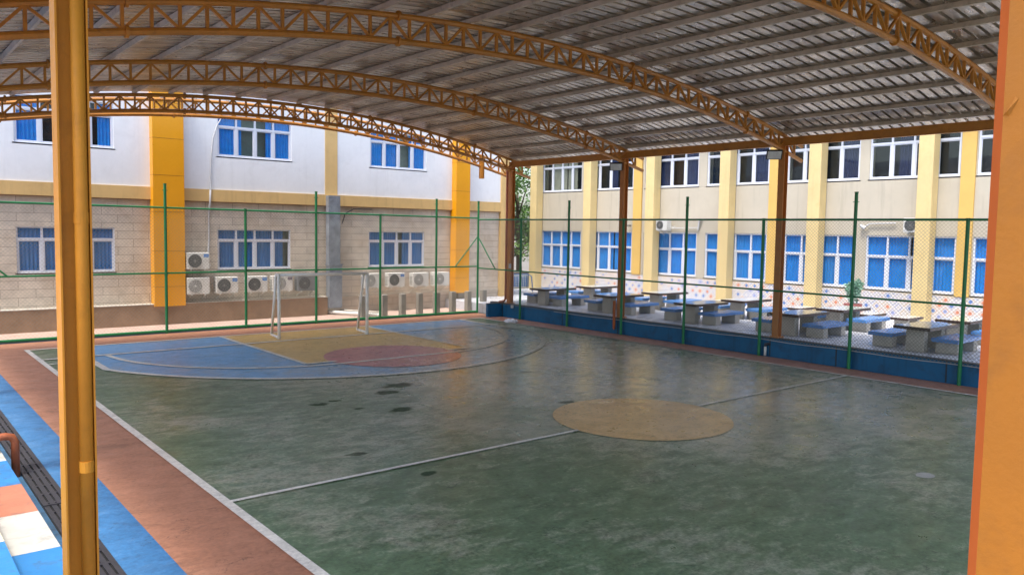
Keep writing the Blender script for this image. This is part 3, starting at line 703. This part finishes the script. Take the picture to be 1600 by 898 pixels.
def window(parent, axis, plane, u0, u1, z0, z1, npane, zr, curtains, room, cmat, flip=False, fr=.05, extra=()):
    """local (u, depth, z) -> world; depth positive into the wall"""
    def W(u, d, z): return (u, plane+d, z) if axis == 'x' else (plane+d, u, z)
    def bx(mb, ua, ub, da, db, za, zb):
        if axis == 'x': mb.box(ua, ub, plane+da, plane+db, za, zb)
        else: mb.box(plane+da, plane+db, ua, ub, za, zb)
    mb = MB(); d0, d1 = -.012, .07
    bx(mb, u0, u1, d0, d1, z0, z0+fr); bx(mb, u0, u1, d0, d1, z1-fr, z1)
    bx(mb, u0, u0+fr, d0, d1, z0+fr, z1-fr); bx(mb, u1-fr, u1, d0, d1, z0+fr, z1-fr)
    pw = (u1-u0)/npane
    bx(mb, u0+fr, u1-fr, d0+.003, d1, zr-.04, zr+.04)
    for i in range(1, npane):
        u = u0+pw*i; bx(mb, u-.05, u+.05, d0+.006, d1, z0+fr, zr-.04); bx(mb, u-.035, u+.035, d0+.006, d1, zr+.04, z1-fr)
    for i in range(npane):  # sash lines in the lower lights
        a = u0+pw*i+.05; b = a+pw-.1
        bx(mb, a, a+.04, .012, .055, z0+fr, zr-.04); bx(mb, b-.04, b, .012, .055, z0+fr, zr-.04)
        bx(mb, a+.04, b-.04, .012, .055, z0+fr, z0+fr+.04); bx(mb, a+.04, b-.04, .012, .055, zr-.08, zr-.04)
    f = mb.build('window', M['frame'], parent)
    mb = MB(); bx(mb, u0+.01, u1-.01, .035, .038, z0+.01, z1-.01); mb.build('pane', M['glass'], f)
    mb = MB(); bx(mb, u0-.05, u1+.05, -.05, .02, z0-.05, z0-.002); mb.build('sill', M['frame'], f)
    mb = MB(); bx(mb, u0-.02, u1+.02, .42, .44, z0-.02, z1+.02); mb.build('room_back', room, f)
    for (ca, cb, *cm) in curtains:
        mb = MB(); a = u0+pw*ca; b = u0+pw*cb; n_ = max(6, int((b-a)/.014)); vs = []; ph = random.uniform(0,6)
        for i in range(n_+1):
            u = a+(b-a)*i/n_; amp = .02*(1+.4*math.sin(u*3.1+ph)); d = .085+amp*math.sin(u*2*PI/.125+1.2*math.sin(u*2.3+ph))
            vs += [W(u, d, z0-.01), W(u, d*.9+.01, z1+.01)]
        mb.add(vs, [(2*i, 2*i+2, 2*i+3, 2*i+1) for i in range(n_)])
        mb.build('curtain', cm[0] if cm else cmat, f, smooth=True)
    return f

# left (far end) building: faces -Y
LB = thing('school_building', 'white and beige school building with orange pilasters beyond the far fence', 'building', (0,0,0))
lw = [(-7.37,-4.3),(-.6,2.43),(6.1,9.05),(-14.3,-11.2)]
mb = MB(); wall_holes(mb, 'x', 20.97, .3, -20, 13.98, -.03, 4.64, [(a,b,2.0,3.6) for a,b in lw]); mb.build('lower_wall', M['stone'], LB)
mb = MB(); wall_holes(mb, 'x', 20.87, .4, -20, 13.5, 5.12, 9.4, [(a,b,6.42,8.02) for a,b in lw]); mb.build('upper_wall', M['white_wall'], LB)
mb = MB(); mb.box(-20,13.5,20.82,21.27,4.66,5.12); mb.build('band', M['tan'], LB)
mb = MB(); mb.box(-20,13.5,20.86,20.965,4.62,4.66); mb.build('overhang_shade', M['skirt'], LB)  # dark strip stands in for the shade under the overhanging band
mb = MB(); mb.box(13.5,14.02,20.8,21.5,-.03,9.4); mb.build('corner_pier', M['tan'], LB)
mb = MB(); mb.box(3.93,4.5,20.84,20.868,5.12,9.4); mb.build('pilaster', M['tan'], LB)
mb = MB(); mb.box(-20,3.93,20.62,20.967,-.03,.76); mb.build('skirting', M['skirt'], LB)
mb = MB(); mb.box(-20,3.93,20.60,20.967,.76,.79); mb.build('skirting_ledge', M['concrete_lt'], LB)
mb = MB(); mb.box(4.6,13.5,20.91,20.967,.74,.78); mb.build('string_course', M['concrete_lt'], LB)
mb = MB(); mb.box(-20,14.02,20.9,34,9.4,9.6); mb.build('roof', M['concrete'], LB)
mb = MB(); mb.box(-20,14.0,21.5,33.8,-.03,9.38); mb.build('core', M['cream'], LB)
mb = MB(); mb.box(3.96,4.55,20.5,20.82,.3,2.15); mb.box(3.95,4.47,20.52,20.82,2.17,5.08); mb.box(3.92,4.59,20.48,20.83,2.13,2.18); mb.build('duct', M['galv'], LB)
for (a, b) in ((-3.09,-1.98), (10.52,11.33)):
    mb = MB(); mb.box(a,b,20.5,20.96,.7,9.4); c = mb.build('orange_pilaster', M['acp'], LB)
    mb = MB()
    for z in (1.42, 2.75, 4.2, 5.55, 6.9, 8.2): mb.box(a-.002,b+.002,20.497,20.9,z,z+.012)
    mb.build('seam', M['seam'], c)
    mb = MB(); mb.box(a+.3,b-.12,20.66,20.9,-.03,.7); mb.build('foot', M['concrete'], c)
cur_lo = [[(0,4)], [(0,3.62)], [(0,.9),(1,2),(2.45,4)], [(0,4)]]
cur_up = [[(0,1.0),(3.35,4)], [(0,1.3),(2.6,4)], [(0,2),(2.8,4)], [(0,4)]]
rm_up = [M['room_dk'], M['room_gr'], M['room_pale'], M['room_dk']]
for i, (a, b) in enumerate(lw):
    window(LB, 'x', 21.02, a, b, 2.0, 3.6, 4, 3.17, cur_lo[i], M['room_gr'] if i else M['room_dk'], M['curtain_low'])
    window(LB, 'x', 20.92, a, b, 6.42, 8.02, 4, 7.58, cur_up[i], rm_up[i], M['curtain'])
# air conditioners
def make_ac(dark_fan=True, sticker='blue', casing='white_metal', label='', x=0, z=1.1, wd=.86, plane=20.96, axis='x', dep=.46):
    t = thing('air_conditioner', label, 'air conditioner', (0,0,0), 0, 'air conditioner units on the school walls')
    if axis == 'x': t.location = (x+wd/2, plane-.12, z)
    else: t.location = (plane-.1, x, z); t.rotation_euler = (0,0,-PI/2)
    h = wd*.74; w2 = wd/2; d0, d1 = -dep+.12, 0
    mb = MB(); mb.bevbox(-w2,w2,d0,d1,.0,h,.018); cs = mb.build('casing', M[casing], t)
    mb = MB()
    for k in range(7): mb.box(-w2-.004,-w2+.002,d0+.05,d1-.04,.08+k*.07*wd,.1+k*.07*wd)
    mb.build('side_louvre', M['grey_metal'], cs)
    cx, cz, R = -wd*.14, h*.5, h*.4
    fm = M['grey_metal'] if dark_fan else M['grille_light']
    mb = MB(); n_ = 32
    mb.add([(cx+R*math.cos(2*PI*i/n_), d0-.012, cz+R*math.sin(2*PI*i/n_)) for i in range(n_)], [tuple(range(n_))])
    mb.add([(cx+R*math.cos(2*PI*i/n_), d0-.012, cz+R*math.sin(2*PI*i/n_)) for i in range(n_)]+[(cx+R*math.cos(2*PI*i/n_), d0+.0, cz+R*math.sin(2*PI*i/n_)) for i in range(n_)], [(i,(i+1)%n_,(i+1)%n_+n_,i+n_) for i in range(n_)])
    g_ = mb.build('fan_opening', fm, t)
    mb = MB()
    for rr in (.35,.55,.75,.95):
        ring = [(cx+R*rr*math.cos(2*PI*i/n_), d0-.02, cz+R*rr*math.sin(2*PI*i/n_)) for i in range(n_+1)]; mb.tube(ring, .004, 4, False)
    for k in range(12): 
        a_ = 2*PI*k/12; mb.tube([(cx+R*.2*math.cos(a_), d0-.022, cz+R*.2*math.sin(a_)), (cx+R*math.cos(a_+.3), d0-.022, cz+R*math.sin(a_+.3))], .003, 4, False)
    mb.build('guard', M['grille_light'] if dark_fan else M['white_metal'], g_)
    mb = MB(); mb.tube([(cx, d0-.014, cz), (cx, d0-.03, cz)], R*.17, 14); mb.build('hub', M['grille_light'] if dark_fan else M['white_metal'], g_)
    if sticker:
        mb = MB(); mb.box(w2-.26*wd, w2-.04*wd, d0-.004, d0-.001, h*.72, h*.9); sk = mb.build('sticker', M['sticker' if sticker == 'blue' else 'sticker_dark'], cs)
        mb = MB()
        for k in range(4): mb.box(w2-(.22-k*.045)*wd, w2-(.195-k*.045)*wd, d0-.0065, d0-.0042, h*.79, h*.83)
        mb.build('sticker_marks', M['white_metal'], sk)
    for s in (-.3,.3):
        mb = MB(); mb.bar((s*wd,.12,-.02),(s*wd,d0-.04,-.02),.035,.03); mb.bar((s*wd,.12,-.22),(s*wd,d0+.05,-.03),.025,.025)
        mb.build('bracket', M['white_metal'], t)
    mb = MB(); mb.tube([(w2,-.1,.12),(w2+.1,-.1,.1),(w2+.16,.1,.12)], .02, 6); mb.tube([(w2,-.14,.18),(w2+.1,-.12,.17),(w2+.16,.1,.2)], .016, 6); mb.build('pipe', M['pvc'], t)
    return t
acs = [(-1.93,2.06,1,'blue','white_metal','white unit with dark fan set above the others by the left orange pilaster'),
 (-1.93,1.1,0,None,'white_metal','white unit with pale fan at the bottom beside the left orange pilaster'),
 (-.83,1.1,1,'blue','white_metal','blue stickered unit with dark fan, second in the lower row from the left pilaster'),
 (.38,1.1,1,'blue','white_metal','blue stickered unit with dark fan, third in the lower row, just left of the goal'),
 (1.45,1.1,0,'dark','white_metal','white unit with pale fan and dark label seen through the left goal post'),
 (2.52,1.08,1,None,'casing_dark','dark grey unit nearest the grey duct, behind the goal'),
 (5.62,1.1,0,None,'white_metal','white unit with pale fan directly behind the right goal post'),
 (6.84,1.1,1,'blue','white_metal','white unit with dark fan under the third window, right of the goal'),
 (8.14,1.08,0,None,'white_metal','white unit with pale fan, second from the right orange pilaster'),
 (9.3,1.08,0,None,'white_metal','white unit with pale fan right next to the right orange pilaster')]
for x, z, df, st, cs_, lb in acs: make_ac(df, st, cs_, lb, x, z)
# conduit on left building
mb = MB(); mb.tube([(-.28,20.83,7.98),(-.45,20.83,7.9),(-.62,20.83,7.6),(-.78,20.83,7.1),(-.86,20.83,6.4),(-.9,20.83,5.6),(-.9,20.8,5.16),(-.92,20.78,5.1)], .022, 8)
mb.tube([(-.92,20.78,5.1),(-.94,20.78,4.6),(-.95,20.9,4.3),(-.95,20.92,3.2),(-1.0,20.85,2.75),(-1.05,20.8,2.5)], .035, 8)
tag(mb.build('conduit', M['conduit'], smooth=True), 'thin pale pipe curving from the upper middle window down to the raised air conditioner', 'pipe')
mb = MB(); mb.tube([(4.75,20.9,3.9),(4.9,20.88,4.35),(5.3,20.88,4.55),(6.2,20.88,4.56)], .02, 6)
tag(mb.build('wall_cable', M['grate']), 'dark cable curving from the grey duct up under the tan band', 'cable')
# ground pipes beyond fence
mb = MB(); mb.tube([(3.95,20.9,.12),(4.6,19.9,.1),(5.3,18.75,.1)], .075, 12); mb.tube([(5.3,18.75,.1),(5.36,18.65,.1)], .085, 12)
tag(mb.build('pvc_pipe', M['pvc'], smooth=True), 'thick white pipe lying on the paving behind the goal', 'pipe')
mb = MB(); mb.tube([(4.6,20.75,.16),(5.2,19.7,.16),(5.85,18.95,.14)], .05, 10)
tag(mb.build('pvc_pipe', M['concrete_lt'], smooth=True), 'thinner grey pipe lying behind the thick white one', 'pipe')
nms = ['leftmost, seen through the goal', 'second from the left, just right of the goal', 'third from the left', 'fourth from the left', 'fifth from the left, behind a tall fence post', 'sixth from the left, before the right orange pilaster', 'seventh from the left', 'rightmost, nearest the fence corner']
for i, x in enumerate([4.66,5.7,6.58,7.46,8.36,9.21,10.1,11.0]):
    mb = MB(); mb.bevbox(-.12,.12,-.12,.12,0,.93+random.uniform(-.02,.02),.012); o = mb.build('bollard', M['concrete']); o.location = (x, 18.9+random.uniform(-.04,.04), -.005); o.rotation_euler = (0,0,random.uniform(-.05,.05))
    tag(o, 'square concrete bollard, ' + nms[i], 'bollard', 'concrete bollards beyond the far fence')

# right building: faces -X
RB = thing('school_building', 'cream school building with pale yellow pillars and patterned tiles beside the seating deck', 'building', (0,0,0))
grp = [(20.68,23.9),(16.98,20.2),(12.91,16.2),(9.18,12.44),(5.15,8.34),(1.45,4.76),(-2.35,.88),(-6.1,-2.85)]
holes = [(a,b,1.68,3.77) for a,b in grp] + [(a,b,5.93,8.1) for a,b in grp]
mb = MB(); wall_holes(mb, 'y', 19.0, .3, -12, 24.4, -.03, 9.6, holes); mb.build('wall', M['cream'], RB)
mb = MB(); mb.box(18.965,18.998,-12,24.0,.4,1.6); mb.build('tile_wainscot', M['mosaic'], RB)
mb = MB(); mb.box(19.5,32,-12,24.3,-.03,9.5); mb.build('core', M['cream'], RB)
mb = MB(); mb.box(18.2,32,-12,24.6,9.6,9.8); mb.build('roof', M['concrete'], RB)
for i in range(8):
    y0 = 23.8-4.33*i; mb = MB(); mb.bevbox(18.45,18.96,y0,y0+.54,.38,9.58,.02); mb.build('pillar', M['pillar'], RB)
for a, b in ((16.34,16.89),(8.62,9.12),(.92,1.4)):
    mb = MB(); mb.box(18.93,18.999,a,b,1.62,9.5); mb.build('gold_strip', M['gold'], RB)
for i, (a, b) in enumerate(grp):
    window(RB, 'y', 19.05, a, b, 1.68, 3.77, 4, 2.98, [[(0,4)],[(0,1.6),(1.68,4)],[(0,.95),(1.1,4)],[(.12,4)],[(0,2.4),(2.5,4)],[(0,1.9),(2.06,4)],[(0,4)],[(0,4)]][i], M['room_dk'], M['curtain'], fr=.06)
    if i == 0: cu = [(.6,1.5,M['curtain_cr']),(1.6,3.1,M['curtain_cr'])]
    elif i == 1: cu = [(3.0,4,M['curtain_cr']),(1.4,2.2,M['curtain_refl'])]
    elif i == 5: cu = [(1.1,2.0,M['curtain_refl']),(2.0,2.7,M['curtain_refl'])]
    else: cu = [(0,.9,M['curtain_refl']),(2.2,3.1,M['curtain_refl'])]  # dim folds drawn in place of pane reflections
    window(RB, 'y', 19.05, a, b, 5.93, 8.1, 4, 7.28, cu, M['room_dk'], M['curtain_refl'], fr=.06)
make_ac(True, None, 'white_metal', 'white unit high on the cream wall above the third ground floor window', 14.66, 3.86, .68, 18.95, 'y')
make_ac(True, None, 'white_metal', 'white unit high on the cream wall half hidden by the nearest yellow pillar', 2.78, 3.9, .72, 18.95, 'y')
mb = MB(); mb.tube([(18.9,14.3,3.98),(18.93,13.7,3.97),(18.93,12.8,4.0)], .025, 6); mb.tube([(18.93,12.8,3.9),(18.93,12.75,4.3),(18.93,12.6,4.4)], .05, 6)
tag(mb.build('refrigerant_pipe', M['conduit']), 'thin pipe leading right from the farther wall air conditioner', 'pipe')
mb = MB(); mb.tube([(18.93,3.6,4.25),(18.93,4.6,4.22),(18.9,4.8,4.1)], .025, 6); mb.tube([(18.9,4.78,4.05),(18.88,4.95,4.15)], .07, 6)
tag(mb.build('refrigerant_pipe', M['conduit']), 'thin pipe leading left from the nearer wall air conditioner', 'pipe')
mb = MB(); mb.box(18.7,18.9,16.95,17.1,4.02,4.12); mb.bar((18.95,17.0,4.1),(18.7,17.0,4.08),.03,.03)
tag(mb.build('wall_lamp', M['grille_light']), 'small grey lamp on the cream wall above the second ground floor window', 'lamp')

# end wall, gate, handrail between the buildings
def_low = thing('low_wall', 'low cream wall closing the gap between the two school buildings', 'wall', (0,0,0))
mb = MB(); mb.box(14.1,22,25.6,25.8,-.03,1.25); mb.build('wall_body', M['cream'], def_low)
mb = MB(); mb.box(14.1,22,25.55,25.85,1.25,1.32); mb.build('coping', M['concrete_lt'], def_low)
gt = thing('gate', 'white gate panel with blue vertical bars between the buildings', 'gate', (0,24.6,0))
mb = MB(); mb.box(16.6,19.0,.02,.05,.42,1.18); mb.build('panel', M['white_metal'], gt)
mb = MB(); x = 16.65
while x < 19: mb.box(x,x+.045,-.03,0.01,.5,1.12); x += .13
mb.build('bars', M['blue_rail'], gt)
mb = MB(); mb.tube([(14.6,22.3,.4),(14.6,22.3,1.3),(14.7,22.3,1.38),(16.6,22.3,1.38),(16.9,22.3,1.25),(17.0,22.3,.4)], .03, 8); mb.tube([(15.4,22.3,.4),(15.4,22.3,1.38)], .025, 8)
tag(mb.build('handrail', M['blue_rail'], smooth=True), 'blue bent tube handrail in front of the gate', 'handrail')

# potted plant
pl = thing('potted_plant', 'pale green bushy plant in a pinkish red pot against the tiled wall', 'plant', (17.4,4.35,.576))
mb = MB(); mb.tube([(0,0,0),(0,0,.05),(0,0,.55),(0,0,.62),(0,0,.6)], [.2,.22,.32,.33,.28], 18); mb.build('pot', M['pot'], pl)
mb = MB(); mb.tube([(0,0,.55),(.03,.02,.95)], .03, 6); mb.build('stem', M['bark'], pl)
def leaves(mb, c, rad, n_, sz):
    for _ in range(n_):
        while True:
            p = Vector((random.uniform(-1,1),random.uniform(-1,1),random.uniform(-1,1)))
            if p.length < 1: break
        p = Vector((p.x*rad[0],p.y*rad[1],p.z*rad[2]))+Vector(c)
        d = Vector((random.gauss(0,1),random.gauss(0,1),random.gauss(0,.6)-.2)).normalized(); sd_ = d.cross(Vector((random.gauss(0,1),random.gauss(0,1),random.gauss(0,1)))).normalized()
        s_ = sz*random.uniform(.6,1.3); mb.add([p, p+d*s_*.5+sd_*s_*.28, p+d*s_, p+d*s_*.5-sd_*s_*.28], [(0,1,2,3)])
mb = MB()
for c_, r_ in (((0,0,.95),(.24,.24,.26)),((.05,-.1,1.3),(.2,.22,.25)),((-.05,.1,1.2),(.18,.2,.22))): leaves(mb, c_, r_, 260, .13)
mb.build('foliage', M['leaf_c'], pl)

# trees
def tree(x, y, h, r, label, nleaf=5200, lf=.22):
    t = thing('tree', label, 'tree', (x,y,-.03), 0, 'trees beyond the gap between the buildings')
    mb = MB(); top = Vector((random.uniform(-.3,.3),random.uniform(-.3,.3),h*.62))
    mb.tube([(0,0,0),(top.x*.3,top.y*.3,h*.25),tuple(top)], [.22,.17,.09], 8)
    cl = []
    for k in range(16):
        a_ = random.uniform(0,2*PI); zz = h*random.uniform(.3,.95); rr = r*random.uniform(.25,.85)*(1-abs(zz/h-.6)*.8)
        c_ = Vector((rr*math.cos(a_), rr*math.sin(a_), zz)); cl.append(c_)
        base = Vector((top.x*.5,top.y*.5,min(zz*.7,h*.6))); mb.tube([base, (base+c_)/2+Vector((0,0,.15)), c_], [.06,.04,.015], 5)
    mb.build('trunk', M['bark'], t)
    mb = MB()
    for i, c_ in enumerate(cl):
        mb.cur = i % 2
        q = r*random.uniform(.3,.48); leaves(mb, c_, (q,q,q*.75), nleaf//16, lf)
    mb.build('crown', [M['leaf_a'], M['leaf_b']], t)
tree(17.6,29.5,8.0,2.8,'leafy tree seen just right of the farthest orange column')
tree(21.0,28.2,8.6,3.0,'leafy tree partly hidden by the far end of the cream building')
tree(15.4,31.5,7.4,2.7,'leafy tree partly hidden by the corner pier of the white building')
tree(20.2,36,10.5,3.6,'tall tree rising highest behind the other trees in the gap')
